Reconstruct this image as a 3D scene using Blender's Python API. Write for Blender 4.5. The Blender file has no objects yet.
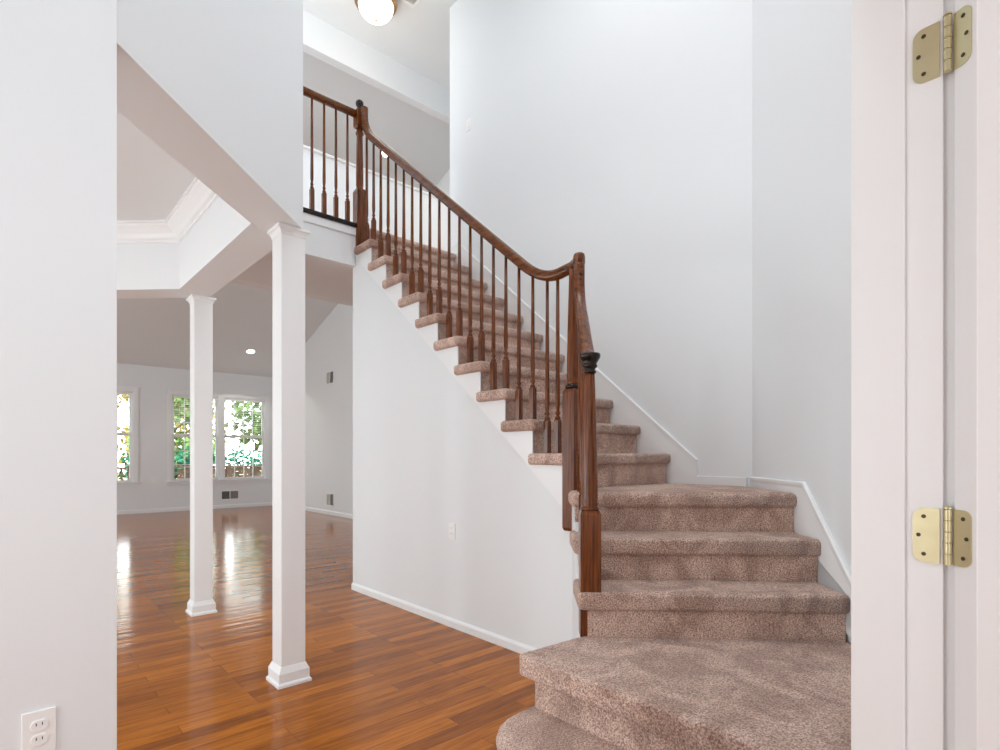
import bpy, bmesh, math, random
from mathutils import Vector, Matrix

scene = bpy.context.scene
C = scene.collection
R2 = math.sqrt(0.5)

# ------------------------------------------------------------------ camera
cam_data = bpy.data.cameras.new('camera')
cam = bpy.data.objects.new('camera', cam_data)
C.objects.link(cam)
cam.location = (0.0, 0.0, 1.22)
cam.rotation_euler = (math.pi / 2, 0.0, math.radians(-42.1))
cam_data.sensor_width = 36.0
cam_data.lens = 555.0 / 1000.0 * 36.0
cam_data.shift_y = 0.08
cam_data.clip_start = 0.02
scene.camera = cam

# ------------------------------------------------------------------ world / exposure
world = bpy.data.worlds.new('sky')
scene.world = world
world.use_nodes = True
wn = world.node_tree.nodes
bg = wn['Background']
bg.inputs['Color'].default_value = (0.93, 0.97, 1.0, 1)
bg.inputs['Strength'].default_value = 9.0
scene.view_settings.view_transform = 'Standard'
scene.view_settings.look = 'None'
scene.view_settings.gamma = 1.0
scene.view_settings.use_curve_mapping = False
scene.view_settings.exposure = 0.0
scene.cycles.use_denoising = True
scene.cycles.max_bounces = 14
scene.cycles.diffuse_bounces = 8
scene.cycles.transparent_max_bounces = 24
scene.cycles.sample_clamp_indirect = 8.0


# ------------------------------------------------------------------ lamps (dining window daylight, plus added fill out of view)
def area(name, loc, aim, sx, sy, power, col=(1, 1, 1)):
    d = bpy.data.lights.new(name, 'AREA')
    d.shape = 'RECTANGLE'
    d.size, d.size_y = sx, sy
    d.energy = power
    d.color = col
    o = bpy.data.objects.new(name, d)
    C.objects.link(o)
    o.location = loc
    o.rotation_euler = (Vector(aim) - Vector(loc)).to_track_quat('-Z', 'Y').to_euler()
    return o


FILL_COL = (0.975, 0.985, 1.0)
FAR = (0.86, 0.96, 1.0)
area('foyer_front_fill', (0.6, 0.36, 3.3), (1.8, 3.6, 1.0), 2.6, 1.7, 21, FILL_COL)  # unseen fill added above the doorway to brighten the lower stairs
area('foyer_side_fill', (-1.5, 1.2, 4.4), (3.0, 2.6, 2.0), 1.4, 2.0, 4, FILL_COL)  # weak unseen fill added high on the foyer's left side
area('foyer_low_fill', (-1.5, 1.4, 1.2), (3.0, 1.3, 1.0), 1.0, 1.9, 21, FILL_COL)  # low fill added out of view to lift the lower walls and steps
area('foyer_top_fill', (1.9, 2.0, 5.85), (1.9, 2.05, 0.0), 1.6, 1.6, 46, FILL_COL)  # broad fill added under the closed ceiling, out of view
area('entry_fill', (-0.2, -2.7, 1.5), (0.4, 0.5, 1.3), 3.0, 2.0, 52, FILL_COL)  # added fill inside the closed room behind the camera
area('dining_window_daylight', (-2.3, 3.8, 0.75), (1.2, 3.6, 2.4), 1.8, 1.2, 58, FAR)
area('family_side_fill', (-4.6, 9.8, 1.3), (3.0, 9.4, 2.2), 4.0, 2.2, 190, FAR)  # family room fill, added out of view on the left
area('hall_side_fill', (4.4, 4.75, 4.3), (2.0, 5.69, 3.9), 0.9, 1.2, 9, (1.0, 0.96, 0.9))  # warm unseen fill added to brighten the knee wall


# ------------------------------------------------------------------ materials
def srgb(r, g, b):
    def f(c):
        c /= 255.0
        return c / 12.92 if c <= 0.04045 else ((c + 0.055) / 1.055) ** 2.4
    return (f(r), f(g), f(b), 1.0)


def new_mat(name):
    m = bpy.data.materials.new(name)
    m.use_nodes = True
    nt = m.node_tree
    return m, nt, nt.nodes['Principled BSDF']


def node(nt, kind, **kw):
    n = nt.nodes.new(kind)
    for k, v in kw.items():
        setattr(n, k, v)
    return n


def paint(name, col, rough=0.6, bump=0.02, scale=180.0, spec=0.3):
    m, nt, b = new_mat(name)
    b.inputs['Base Color'].default_value = col
    b.inputs['Roughness'].default_value = rough
    b.inputs['Specular IOR Level'].default_value = spec
    tc = node(nt, 'ShaderNodeTexCoord')
    nz = node(nt, 'ShaderNodeTexNoise')
    nz.inputs['Scale'].default_value = scale
    nz.inputs['Detail'].default_value = 2
    bp = node(nt, 'ShaderNodeBump')
    bp.inputs['Strength'].default_value = bump
    bp.inputs['Distance'].default_value = 0.01
    nt.links.new(tc.outputs['Object'], nz.inputs['Vector'])
    nt.links.new(nz.outputs['Fac'], bp.inputs['Height'])
    nt.links.new(bp.outputs['Normal'], b.inputs['Normal'])
    return m


M_WALL = paint('wall_paint', (0.775, 0.80, 0.815, 1))
M_CEIL = paint('ceiling_paint', (0.75, 0.77, 0.775, 1), rough=0.8)
M_TRIM = paint('trim_paint', (0.825, 0.84, 0.845, 1), rough=0.35, bump=0.005)
M_PLATE = paint('plate_plastic', (0.85, 0.85, 0.84, 1), rough=0.35, bump=0.0)
M_DARK = paint('dark_slot', (0.02, 0.02, 0.02, 1), rough=0.6, bump=0.0)
M_VENT = paint('vent_metal', (0.62, 0.60, 0.57, 1), rough=0.4, bump=0.0)
M_BLIND = paint('blind_vinyl', (0.88, 0.88, 0.87, 1), rough=0.45, bump=0.0)


def carpet():
    m, nt, b = new_mat('carpet')
    tc = node(nt, 'ShaderNodeTexCoord')
    big = node(nt, 'ShaderNodeTexNoise')
    big.inputs['Scale'].default_value = 4.5
    big.inputs['Detail'].default_value = 3
    big.inputs['Distortion'].default_value = 1.2
    fine = node(nt, 'ShaderNodeTexNoise')
    fine.inputs['Scale'].default_value = 165
    fine.inputs['Detail'].default_value = 3
    fine.inputs['Roughness'].default_value = 0.7
    r1 = node(nt, 'ShaderNodeValToRGB')
    e = r1.color_ramp.elements
    e[0].position, e[1].position = 0.36, 0.64
    e[0].color = srgb(148, 111, 98)
    e[1].color = srgb(255, 228, 213)
    r2 = node(nt, 'ShaderNodeValToRGB')
    e = r2.color_ramp.elements
    e[0].position, e[1].position = 0.40, 0.58
    e[0].color = srgb(218, 210, 204)
    e[1].color = srgb(255, 253, 250)
    mx = node(nt, 'ShaderNodeMix', data_type='RGBA', blend_type='MULTIPLY')
    mx.inputs['Factor'].default_value = 1.0
    bp = node(nt, 'ShaderNodeBump')
    bp.inputs['Strength'].default_value = 1.0
    bp.inputs['Distance'].default_value = 0.008
    L = nt.links.new
    L(tc.outputs['Object'], big.inputs['Vector'])
    L(tc.outputs['Object'], fine.inputs['Vector'])
    L(fine.outputs['Fac'], r1.inputs['Fac'])
    L(big.outputs['Fac'], r2.inputs['Fac'])
    L(r1.outputs['Color'], mx.inputs[6])
    L(r2.outputs['Color'], mx.inputs[7])
    L(mx.outputs[2], b.inputs['Base Color'])
    L(fine.outputs['Fac'], bp.inputs['Height'])
    L(bp.outputs['Normal'], b.inputs['Normal'])
    b.inputs['Roughness'].default_value = 0.95
    b.inputs['Specular IOR Level'].default_value = 0.05
    b.inputs['Sheen Weight'].default_value = 0.25
    return m


M_CARPET = carpet()


def wood_floor():
    m, nt, b = new_mat('hardwood_strips')
    L = nt.links.new
    tc = node(nt, 'ShaderNodeTexCoord')
    br = node(nt, 'ShaderNodeTexBrick')
    br.offset = 0.37
    br.offset_frequency = 3
    br.inputs['Color1'].default_value = (0, 0, 0, 1)
    br.inputs['Color2'].default_value = (1, 1, 1, 1)
    br.inputs['Mortar'].default_value = (0.5, 0.5, 0.5, 1)
    br.inputs['Scale'].default_value = 1.0
    br.inputs['Mortar Size'].default_value = 0.0011
    br.inputs['Mortar Smooth'].default_value = 0.6
    br.inputs['Bias'].default_value = 0.0
    br.inputs['Brick Width'].default_value = 0.95
    br.inputs['Row Height'].default_value = 0.083
    L(tc.outputs['Object'], br.inputs['Vector'])
    mp = node(nt, 'ShaderNodeMapping')
    mp.inputs['Scale'].default_value = (2.2, 34, 1)
    L(tc.outputs['Object'], mp.inputs['Vector'])
    gr = node(nt, 'ShaderNodeTexNoise')
    gr.inputs['Scale'].default_value = 2.0
    gr.inputs['Detail'].default_value = 6
    gr.inputs['Distortion'].default_value = 0.6
    # shift the grain from board to board
    ad = node(nt, 'ShaderNodeVectorMath', operation='MULTIPLY_ADD')
    ad.inputs[1].default_value = (7, 7, 7)
    L(br.outputs['Color'], ad.inputs[0])
    L(mp.outputs['Vector'], ad.inputs[2])
    L(ad.outputs['Vector'], gr.inputs['Vector'])
    ramp = node(nt, 'ShaderNodeValToRGB')
    e = ramp.color_ramp.elements
    e[0].position, e[1].position = 0.0, 1.0
    e[0].color = srgb(148, 83, 25)
    e[1].color = srgb(200, 120, 33)
    L(br.outputs['Color'], ramp.inputs['Fac'])
    gramp = node(nt, 'ShaderNodeValToRGB')
    e = gramp.color_ramp.elements
    e[0].position, e[1].position = 0.32, 0.62
    e[0].color = (0.50, 0.42, 0.36, 1)
    e[1].color = (1.0, 1.0, 1.0, 1)
    L(gr.outputs['Fac'], gramp.inputs['Fac'])
    mx = node(nt, 'ShaderNodeMix', data_type='RGBA', blend_type='MULTIPLY')
    mx.inputs['Factor'].default_value = 0.8
    L(ramp.outputs['Color'], mx.inputs[6])
    L(gramp.outputs['Color'], mx.inputs[7])
    mo = node(nt, 'ShaderNodeMix', data_type='RGBA')
    L(br.outputs['Fac'], mo.inputs['Factor'])
    L(mx.outputs[2], mo.inputs[6])
    mo.inputs[7].default_value = srgb(70, 36, 18)
    L(mo.outputs[2], b.inputs['Base Color'])
    # board cupping: a wave across the boards, plus grain
    wv = node(nt, 'ShaderNodeTexNoise')
    wv.inputs['Scale'].default_value = 1.0
    wv.inputs['Detail'].default_value = 1
    mp2 = node(nt, 'ShaderNodeMapping')
    mp2.inputs['Scale'].default_value = (0.8, 16, 1)
    L(tc.outputs['Object'], mp2.inputs['Vector'])
    L(mp2.outputs['Vector'], wv.inputs['Vector'])
    b1 = node(nt, 'ShaderNodeBump')
    b1.inputs['Strength'].default_value = 0.12
    b1.inputs['Distance'].default_value = 0.02
    L(wv.outputs['Fac'], b1.inputs['Height'])
    b2 = node(nt, 'ShaderNodeBump', invert=True)
    b2.inputs['Strength'].default_value = 0.25
    b2.inputs['Distance'].default_value = 0.002
    L(br.outputs['Fac'], b2.inputs['Height'])
    L(b1.outputs['Normal'], b2.inputs['Normal'])
    L(b2.outputs['Normal'], b.inputs['Normal'])
    b.inputs['Roughness'].default_value = 0.13
    b.inputs['Specular IOR Level'].default_value = 0.2
    return m


M_FLOOR = wood_floor()


def oak(name, scale, dark=(40, 17, 6), light=(130, 68, 24), rough=0.26):
    m, nt, b = new_mat(name)
    L = nt.links.new
    tc = node(nt, 'ShaderNodeTexCoord')
    mp = node(nt, 'ShaderNodeMapping')
    mp.inputs['Scale'].default_value = scale
    nz = node(nt, 'ShaderNodeTexNoise')
    nz.inputs['Scale'].default_value = 1.0
    nz.inputs['Detail'].default_value = 4
    nz.inputs['Distortion'].default_value = 0.4
    rp = node(nt, 'ShaderNodeValToRGB')
    e = rp.color_ramp.elements
    e[0].position, e[1].position = 0.25, 0.70
    e[0].color = srgb(*dark)
    e[1].color = srgb(*light)
    L(tc.outputs['Object'], mp.inputs['Vector'])
    L(mp.outputs['Vector'], nz.inputs['Vector'])
    L(nz.outputs['Fac'], rp.inputs['Fac'])
    L(rp.outputs['Color'], b.inputs['Base Color'])
    bp = node(nt, 'ShaderNodeBump')
    bp.inputs['Strength'].default_value = 0.05
    bp.inputs['Distance'].default_value = 0.002
    L(nz.outputs['Fac'], bp.inputs['Height'])
    L(bp.outputs['Normal'], b.inputs['Normal'])
    b.inputs['Roughness'].default_value = rough
    b.inputs['Specular IOR Level'].default_value = 0.35
    return m


M_OAK = oak('oak_upright', (110, 110, 5))
M_OAK_RAIL = oak('oak_rail', (90, 7, 70), dark=(42, 19, 6), light=(124, 66, 20))
M_OAK_DARK = oak('oak_dark', (80, 80, 10), dark=(14, 6, 4), light=(34, 15, 9), rough=0.24)


def metal(name, col, rough):
    m, nt, b = new_mat(name)
    b.inputs['Base Color'].default_value = col
    b.inputs['Metallic'].default_value = 1.0
    tc = node(nt, 'ShaderNodeTexCoord')
    nz = node(nt, 'ShaderNodeTexNoise')
    nz.inputs['Scale'].default_value = 60
    mr = node(nt, 'ShaderNodeMapRange')
    mr.inputs['To Min'].default_value = rough * 0.75
    mr.inputs['To Max'].default_value = rough * 1.3
    nt.links.new(tc.outputs['Object'], nz.inputs['Vector'])
    nt.links.new(nz.outputs['Fac'], mr.inputs['Value'])
    nt.links.new(mr.outputs['Result'], b.inputs['Roughness'])
    return m


M_BRASS = metal('brass', (0.63, 0.57, 0.36, 1), 0.42)
M_BRONZE = metal('bronze', (0.42, 0.25, 0.12, 1), 0.35)


def emitter(name, col, strength):
    m, nt, b = new_mat(name)
    b.inputs['Base Color'].default_value = (0.9, 0.9, 0.88, 1)
    b.inputs['Emission Color'].default_value = col
    b.inputs['Emission Strength'].default_value = strength
    return m


M_DOME = emitter('lit_glass', (1.0, 0.95, 0.86, 1), 2.2)
M_LENS = emitter('lit_lens', (1.0, 0.97, 0.92, 1), 6.0)


def glass():
    m = bpy.data.materials.new('window_glass')
    m.use_nodes = True
    nt = m.node_tree
    nt.nodes.clear()
    out = node(nt, 'ShaderNodeOutputMaterial')
    tr = node(nt, 'ShaderNodeBsdfTransparent')
    tr.inputs['Color'].default_value = (0.95, 0.97, 0.96, 1)
    gl = node(nt, 'ShaderNodeBsdfGlossy')
    gl.inputs['Roughness'].default_value = 0.02
    fr = node(nt, 'ShaderNodeFresnel')
    fr.inputs['IOR'].default_value = 1.45
    mx = node(nt, 'ShaderNodeMixShader')
    nt.links.new(fr.outputs['Fac'], mx.inputs['Fac'])
    nt.links.new(tr.outputs[0], mx.inputs[1])
    nt.links.new(gl.outputs[0], mx.inputs[2])
    nt.links.new(mx.outputs[0], out.inputs['Surface'])
    return m


M_GLASS = glass()


def leafy(name, c0, c1):
    m, nt, b = new_mat(name)
    tc = node(nt, 'ShaderNodeTexCoord')
    nz = node(nt, 'ShaderNodeTexNoise')
    nz.inputs['Scale'].default_value = 3.0
    nz.inputs['Detail'].default_value = 4
    rp = node(nt, 'ShaderNodeValToRGB')
    e = rp.color_ramp.elements
    e[0].position, e[1].position = 0.35, 0.65
    e[0].color, e[1].color = srgb(*c0), srgb(*c1)
    nt.links.new(tc.outputs['Object'], nz.inputs['Vector'])
    nt.links.new(nz.outputs['Fac'], rp.inputs['Fac'])
    nt.links.new(rp.outputs['Color'], b.inputs['Base Color'])
    b.inputs['Roughness'].default_value = 0.7
    b.inputs['Specular IOR Level'].default_value = 0.1
    return m


M_LEAF_Y = leafy('leaf_yellow_green', (125, 118, 60), (172, 160, 92))
M_LEAF_G = leafy('leaf_green', (72, 98, 56), (120, 145, 84))
M_LEAF_T = leafy('leaf_hedge', (22, 84, 64), (52, 122, 92))
M_BARK = leafy('bark', (70, 58, 48), (110, 95, 80))
M_GROUND = leafy('fallen_leaves', (150, 125, 85), (190, 165, 110))
M_DECK = leafy('deck_boards', (62, 46, 38), (92, 68, 56))


# ------------------------------------------------------------------ mesh helpers
WL = {}                                   # world location of every Empty / parent


class MB:
    """collects vertices and faces; build() links them as one mesh object"""

    def __init__(self):
        self.v, self.f, self.smooth = [], [], []

    def add(self, verts, faces, smooth=False):
        o = len(self.v)
        self.v += [Vector(p) for p in verts]
        for f in faces:
            self.f.append([i + o for i in f])
            self.smooth.append(smooth)
        return self

    def box(self, x0, x1, y0, y1, z0, z1):
        v = [(x, y, z) for z in (z0, z1) for y in (y0, y1) for x in (x0, x1)]
        return self.add(v, [(0, 2, 3, 1), (4, 5, 7, 6), (0, 1, 5, 4), (2, 6, 7, 3), (0, 4, 6, 2), (1, 3, 7, 5)])

    def prism(self, poly, z0, z1):
        """polygon in plan, extruded upwards"""
        n = len(poly)
        a = sum(poly[i][0] * poly[(i + 1) % n][1] - poly[(i + 1) % n][0] * poly[i][1] for i in range(n))
        if a < 0:
            poly = poly[::-1]
        v = [(p[0], p[1], z0) for p in poly] + [(p[0], p[1], z1) for p in poly]
        f = [tuple(range(n))[::-1], tuple(range(n, 2 * n))]
        f += [(i, (i + 1) % n, n + (i + 1) % n, n + i) for i in range(n)]
        return self.add(v, f)

    def slab(self, poly, o, a, b, n, t0, t1):
        """polygon (p,q) in the plane o + p*a + q*b, extruded along n from t0 to t1"""
        o, a, b, n = Vector(o), Vector(a), Vector(b), Vector(n)
        k = len(poly)
        ar = sum(poly[i][0] * poly[(i + 1) % k][1] - poly[(i + 1) % k][0] * poly[i][1] for i in range(k))
        if (ar < 0) != (a.cross(b).dot(n) < 0):
            poly = poly[::-1]
        v = [o + a * p + b * q + n * t0 for p, q in poly] + [o + a * p + b * q + n * t1 for p, q in poly]
        f = [tuple(range(k))[::-1], tuple(range(k, 2 * k))]
        f += [(i, (i + 1) % k, k + (i + 1) % k, k + i) for i in range(k)]
        return self.add(v, f)

    def lathe(self, prof, c=(0, 0, 0), seg=20, axis='z'):
        """prof: (radius, height) pairs"""
        v, f = [], []
        for r, h in prof:
            for k in range(seg):
                t = 2 * math.pi * k / seg
                v.append((r * math.cos(t), r * math.sin(t), h))
        for i in range(len(prof) - 1):
            for k in range(seg):
                k2 = (k + 1) % seg
                f.append((i * seg + k, i * seg + k2, (i + 1) * seg + k2, (i + 1) * seg + k))
        f.append(tuple(range(seg))[::-1])
        f.append(tuple(range((len(prof) - 1) * seg, len(prof) * seg)))
        if axis == 'x':
            v = [(z, x, y) for x, y, z in v]
        if axis == 'y':
            v = [(y, z, x) for x, y, z in v]
        return self.add([Vector(p) + Vector(c) for p in v], f, True)

    def square_lathe(self, prof, c=(0, 0, 0), ang=0.0):
        """square section: (half width, height) pairs"""
        v, f = [], []
        for r, h in prof:
            for sx, sy in ((-1, -1), (1, -1), (1, 1), (-1, 1)):
                x, y = sx * r, sy * r
                v.append((c[0] + x * math.cos(ang) - y * math.sin(ang), c[1] + x * math.sin(ang) + y * math.cos(ang), c[2] + h))
        for i in range(len(prof) - 1):
            for k in range(4):
                k2 = (k + 1) % 4
                f.append((i * 4 + k, i * 4 + k2, (i + 1) * 4 + k2, (i + 1) * 4 + k))
        f.append((3, 2, 1, 0))
        m = (len(prof) - 1) * 4
        f.append((m, m + 1, m + 2, m + 3))
        return self.add(v, f)

    def sweep(self, path, prof, smooth=True):
        """path: (point, horizontal heading) pairs; prof: (side, up) pairs"""
        P = [Vector(p) for p, h in path]
        n, k = len(P), len(prof)
        v, f = [], []
        for i in range(n):
            t = (P[min(i + 1, n - 1)] - P[max(i - 1, 0)]).normalized()
            h = Vector((path[i][1][0], path[i][1][1], 0)).normalized()
            side = Vector((h.y, -h.x, 0))
            up = side.cross(t).normalized()
            for a, b in prof:
                v.append(P[i] + side * a + up * b)
        for i in range(n - 1):
            for j in range(k):
                j2 = (j + 1) % k
                f.append((i * k + j, i * k + j2, (i + 1) * k + j2, (i + 1) * k + j))
        f.append(tuple(range(k))[::-1])
        f.append(tuple(range((n - 1) * k, n * k)))
        return self.add(v, f, smooth)

    def build(self, name, mat, parent=None, bevel=0.0, seg=2, all_smooth=False):
        off = WL.get(parent, Vector((0, 0, 0))) if parent else Vector((0, 0, 0))
        me = bpy.data.meshes.new(name)
        me.from_pydata([p - off for p in self.v], [], self.f)
        me.polygons.foreach_set('use_smooth', [s or all_smooth for s in self.smooth])
        bm = bmesh.new()
        bm.from_mesh(me)
        bmesh.ops.recalc_face_normals(bm, faces=bm.faces)
        if bevel > 0:
            bmesh.ops.bevel(bm, geom=bm.edges[:], offset=bevel, segments=seg, profile=0.5, affect='EDGES', clamp_overlap=True)
            if seg > 2:
                for fa in bm.faces:
                    fa.smooth = True
        bm.to_mesh(me)
        bm.free()
        me.materials.append(mat)
        o = bpy.data.objects.new(name, me)
        C.objects.link(o)
        if parent:
            o.parent = parent
            WL[o] = off
        else:
            WL[o] = Vector((0, 0, 0))
        return o


def thing(name, label, cat, loc=(0, 0, 0), group=None):
    o = bpy.data.objects.new(name, None)
    C.objects.link(o)
    o.empty_display_size = 0.1
    o.location = loc
    o['label'], o['category'], o['kind'] = label, cat, 'thing'
    if group:
        o['group'] = group
    WL[o] = Vector(loc)
    return o


def part(name, parent, loc=None):
    """an Empty that is a part with sub-parts"""
    o = bpy.data.objects.new(name, None)
    C.objects.link(o)
    o.empty_display_size = 0.05
    o.parent = parent
    WL[o] = Vector(WL[parent])
    return o


def struct(o, label=None, cat=None):
    o['kind'] = 'structure'
    if label:
        o['label'] = label
    if cat:
        o['category'] = cat
    return o


def rounded(poly, radii, seg=6):
    """round the corners of a plan polygon"""
    out = []
    n = len(poly)
    for i, p in enumerate(poly):
        r = radii[i]
        if r <= 0:
            out.append(p)
            continue
        a = Vector(poly[i - 1]) - Vector(p)
        b = Vector(poly[(i + 1) % n]) - Vector(p)
        a.normalize(); b.normalize()
        ang = a.angle(b)
        d = r / math.tan(ang / 2)
        c = Vector(p) + (a + b).normalized() * (r / math.sin(ang / 2))
        p0, p1 = Vector(p) + a * d, Vector(p) + b * d
        a0 = math.atan2(p0.y - c.y, p0.x - c.x)
        a1 = math.atan2(p1.y - c.y, p1.x - c.x)
        da = (a1 - a0 + math.pi) % (2 * math.pi) - math.pi
        for k in range(seg + 1):
            t = a0 + da * k / seg
            out.append((c.x + r * math.cos(t), c.y + r * math.sin(t)))
    return out


# plan frame of the lower flight: s runs down the flight, w from the wall to the open side
C0 = (3.489, 1.530)


def P(s, w):
    return (C0[0] - R2 * s - R2 * w, C0[1] - R2 * s + R2 * w)


RISE = 0.205
RISER_Y = {n: 2.098 + (n - 6) * 0.2432 for n in range(6, 17)}
ZC = 5.88                                  # ceiling over the foyer and the hall
ZB = 2.435                                 # soffit of the dining room beams
ZL = 16 * RISE                             # upper floor


def nose(y):
    return 8 * RISE + 0.843 * (y - (RISER_Y[8] - 0.03))


def vault(y):
    return 3.10 + 0.347 * (13.67 - y)


# ------------------------------------------------------------------ setting: floors
struct(MB().box(-5.2, 5.3, 0.19, 13.8, -0.1, 0.0).build('floor', M_FLOOR))
struct(MB().prism([(1.205, 4.64), (2.385, 4.64), (2.48, 4.64), (2.48, 4.56), (5.03, 4.56), (5.03, 5.69), (1.205, 5.69)],
                  2.95, ZL - 0.01).build('floor_landing', M_CARPET))
struct(MB().box(-2.0, 2.6, -3.0, 0.19, -0.1, 0.0).build('floor_entry', M_FLOOR))
en = MB()  # unseen room behind the camera, added to keep sky light off the jamb
en.box(-2.1, -2.0, -3.0, 0.19, 0, 2.6)
en.box(2.6, 2.7, -3.0, 0.19, 0, 2.6)
en.box(-2.1, 2.7, -3.1, -3.0, 0, 2.6)
struct(en.build('wall_entry', M_WALL))
struct(MB().box(-2.1, 2.7, -3.1, 0.19, 2.6, 2.7).build('ceiling_entry', M_CEIL))

# ------------------------------------------------------------------ setting: foyer walls
# wall beside the flight, the angled wall beside the lower steps, and the wall with the doorway
struct(MB().box(3.49, 3.61, 1.505, 4.643, 0, ZC).build('wall_right', M_WALL))
WO = -0.012
pA, pB = P(0.0106, WO), P(1.80, WO)
struct(MB().prism([pA, pB, (pB[0] + 0.09, pB[1] - 0.09), (3.7, 1.45), (3.7, 1.51)], 0, ZC).build('wall_angled', M_WALL))
wf = MB()
wf.box(1.14, 2.6, 0.19, 0.315, 0, ZC)
wf.box(-1.6, -0.45, 0.19, 0.315, 0, ZC)
wf.box(-0.45, 1.14, 0.19, 0.315, 2.08, ZC)
struct(wf.build('wall_front', M_WALL))
struct(MB().box(-1.72, -1.6, 0.19, 2.13, 0, ZC).build('wall_left', M_WALL))
struct(MB().prism([(0.257, 1.959), (0.117, 2.099), (0.06, 2.13), (-1.72, 2.13), (-1.72, 1.959)], 0, ZC).build('wall_near', M_WALL))
# the upper angled wall whose underside is the first beam, and the wall over the two columns
struct(MB().prism([(0.247, 1.959), (1.217, 2.929), (1.205, 2.96), (1.047, 3.099), (0.077, 2.129)], ZB, ZC).build('wall_upper', M_WALL))
struct(MB().prism([(1.217, 2.929), (1.205, 4.64), (1.06, 4.64), (1.06, 3.09)], 2.98, ZC).build('wall_over_columns', M_WALL))
# wall under the flight
wall_pts = [(2.041, 0), (4.641, 0), (4.641, 2.95), (4.56, nose(4.56) - 0.24), (2.041, nose(2.041) - 0.24)]
struct(MB().slab(wall_pts, (2.39, 0, 0), (0, 1, 0), (0, 0, 1), (1, 0, 0), 0, 0.09).build('wall_stair', M_WALL))
# wall below the open side of the angled flight
q0, q1 = P(0.395, 1.16), P(1.10, 1.16)
lw = MB()
lw.slab([(0.405, 0), (1.03, 0), (1.03, 0.52), (0.405, 1.0)], (C0[0] - R2 * 1.138, C0[1] + R2 * 1.138, 0),
        (-R2, -R2, 0), (0, 0, 1), (R2, -R2, 0), 0.0, 0.06)
struct(lw.build('wall_stair_angled', M_WALL))
# hall: fascia below the landing rail, knee wall, header, end wall
struct(MB().box(1.205, 2.385, 4.58, 4.64, 2.92, ZL - 0.02).build('wall_fascia', M_WALL))
struct(MB().box(2.48, 5.03, 4.58, 4.64, 0, 2.93).build('wall_back_of_stair', M_WALL))
struct(MB().box(1.205, 5.03, 5.69, 5.84, 2.92, 4.43).build('wall_knee', M_WALL))
struct(MB().box(1.205, 5.03, 5.69, 5.80, 5.526, ZC).build('wall_header', M_WALL))
struct(MB().box(3.61, 5.03, 4.56, 4.643, ZL, ZC).build('wall_hall', M_WALL))
struct(MB().box(1.205, 5.03, 5.655, 5.865, 4.43, 4.453).build('trim_1', M_TRIM, bevel=0.006))
struct(MB().box(1.205, 2.385, 4.567, 4.58, 3.19, 3.262).build('trim_2', M_TRIM, bevel=0.004))
struct(MB().box(1.205, 5.03, 4.64, 5.69, 2.92, 2.95).build('ceiling_under_landing', M_CEIL))
struct(MB().box(-1.72, 5.15, 0.19, 5.86, ZC, ZC + 0.1).build('ceiling', M_CEIL))

# ------------------------------------------------------------------ setting: family room
def hole_wall(mb, x0, x1, z0, z1, holes, y0, y1):
    xs = [x0]
    for a, b, c, d in holes:
        mb.box(xs[-1], a, y0, y1, z0, z1)
        mb.box(a, b, y0, y1, z0, c)
        mb.box(a, b, y0, y1, d, z1)
        xs.append(b)
    mb.box(xs[-1], x1, y0, y1, z0, z1)


HOLES = [(0.10, 2.08, 0.66, 2.54), (2.78, 4.76, 0.66, 2.54)]
wb = MB()
hole_wall(wb, -5.2, 5.15, 0, 3.14, HOLES, 13.67, 13.82)
struct(wb.build('wall_back', M_WALL))
struct(MB().slab([(4.64, 0), (13.70, 0), (13.70, 3.12), (5.86, vault(5.86) + 0.03), (4.64, vault(5.86) + 0.03)],
                 (5.03, 0, 0), (0, 1, 0), (0, 0, 1), (1, 0, 0), 0, 0.12).build('wall_family_right', M_WALL))
struct(MB().slab([(5.5, 0), (13.70, 0), (13.70, 3.12), (5.5, vault(5.5))],
                 (-5.2, 0, 0), (0, 1, 0), (0, 0, 1), (1, 0, 0), 0, 0.12).build('wall_family_left', M_WALL))
struct(MB().slab([(5.84, vault(5.84)), (13.80, vault(13.80)), (13.80, vault(13.80) + 0.12), (5.84, vault(5.84) + 0.12)],
                 (-5.2, 0, 0), (0, 1, 0), (0, 0, 1), (1, 0, 0), 0, 10.35).build('ceiling_vaulted', M_CEIL))
struct(MB().box(-5.2, 1.205, 5.72, 5.84, 2.90, ZC + 0.1).build('wall_family_front', M_WALL))
struct(MB().box(-5.2, -2.55, 5.60, 5.72, 0, 2.98).build('wall_family_corner', M_WALL))

# ------------------------------------------------------------------ setting: dining room tray ceiling
OCT = [(0.983, 3.026), (0.983, 4.583), (0.064, 5.502), (-1.50, 5.502), (-2.42, 4.583), (-2.42, 3.026), (-1.50, 2.107), (0.064, 2.107)]
bm_ = MB()
bm_.prism([(0.983, 3.026), (1.047, 3.099), (1.205, 2.96), (1.205, 4.675), (0.983, 4.583)], ZB, 2.98)
bm_.prism([(0.983, 4.583), (1.205, 4.675), (0.23, 5.65), (0.10, 5.72), (-1.50, 5.72), (-1.50, 5.502), (0.064, 5.502)], ZB, 2.98)
struct(bm_.build('ceiling_beam', M_WALL))
bl = MB()
bl.prism([(-1.50, 5.502), (-1.50, 5.72), (-2.62, 5.72), (-2.62, 2.13), (-1.50, 2.13), (-1.50, 2.107), (-2.42, 3.026), (-2.42, 4.583)], ZB, 2.98)
struct(bl.build('ceiling_border', M_WALL))
struct(MB().box(-2.74, -2.62, 1.96, 5.72, 0, 2.98).build('wall_dining', M_WALL))


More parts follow.
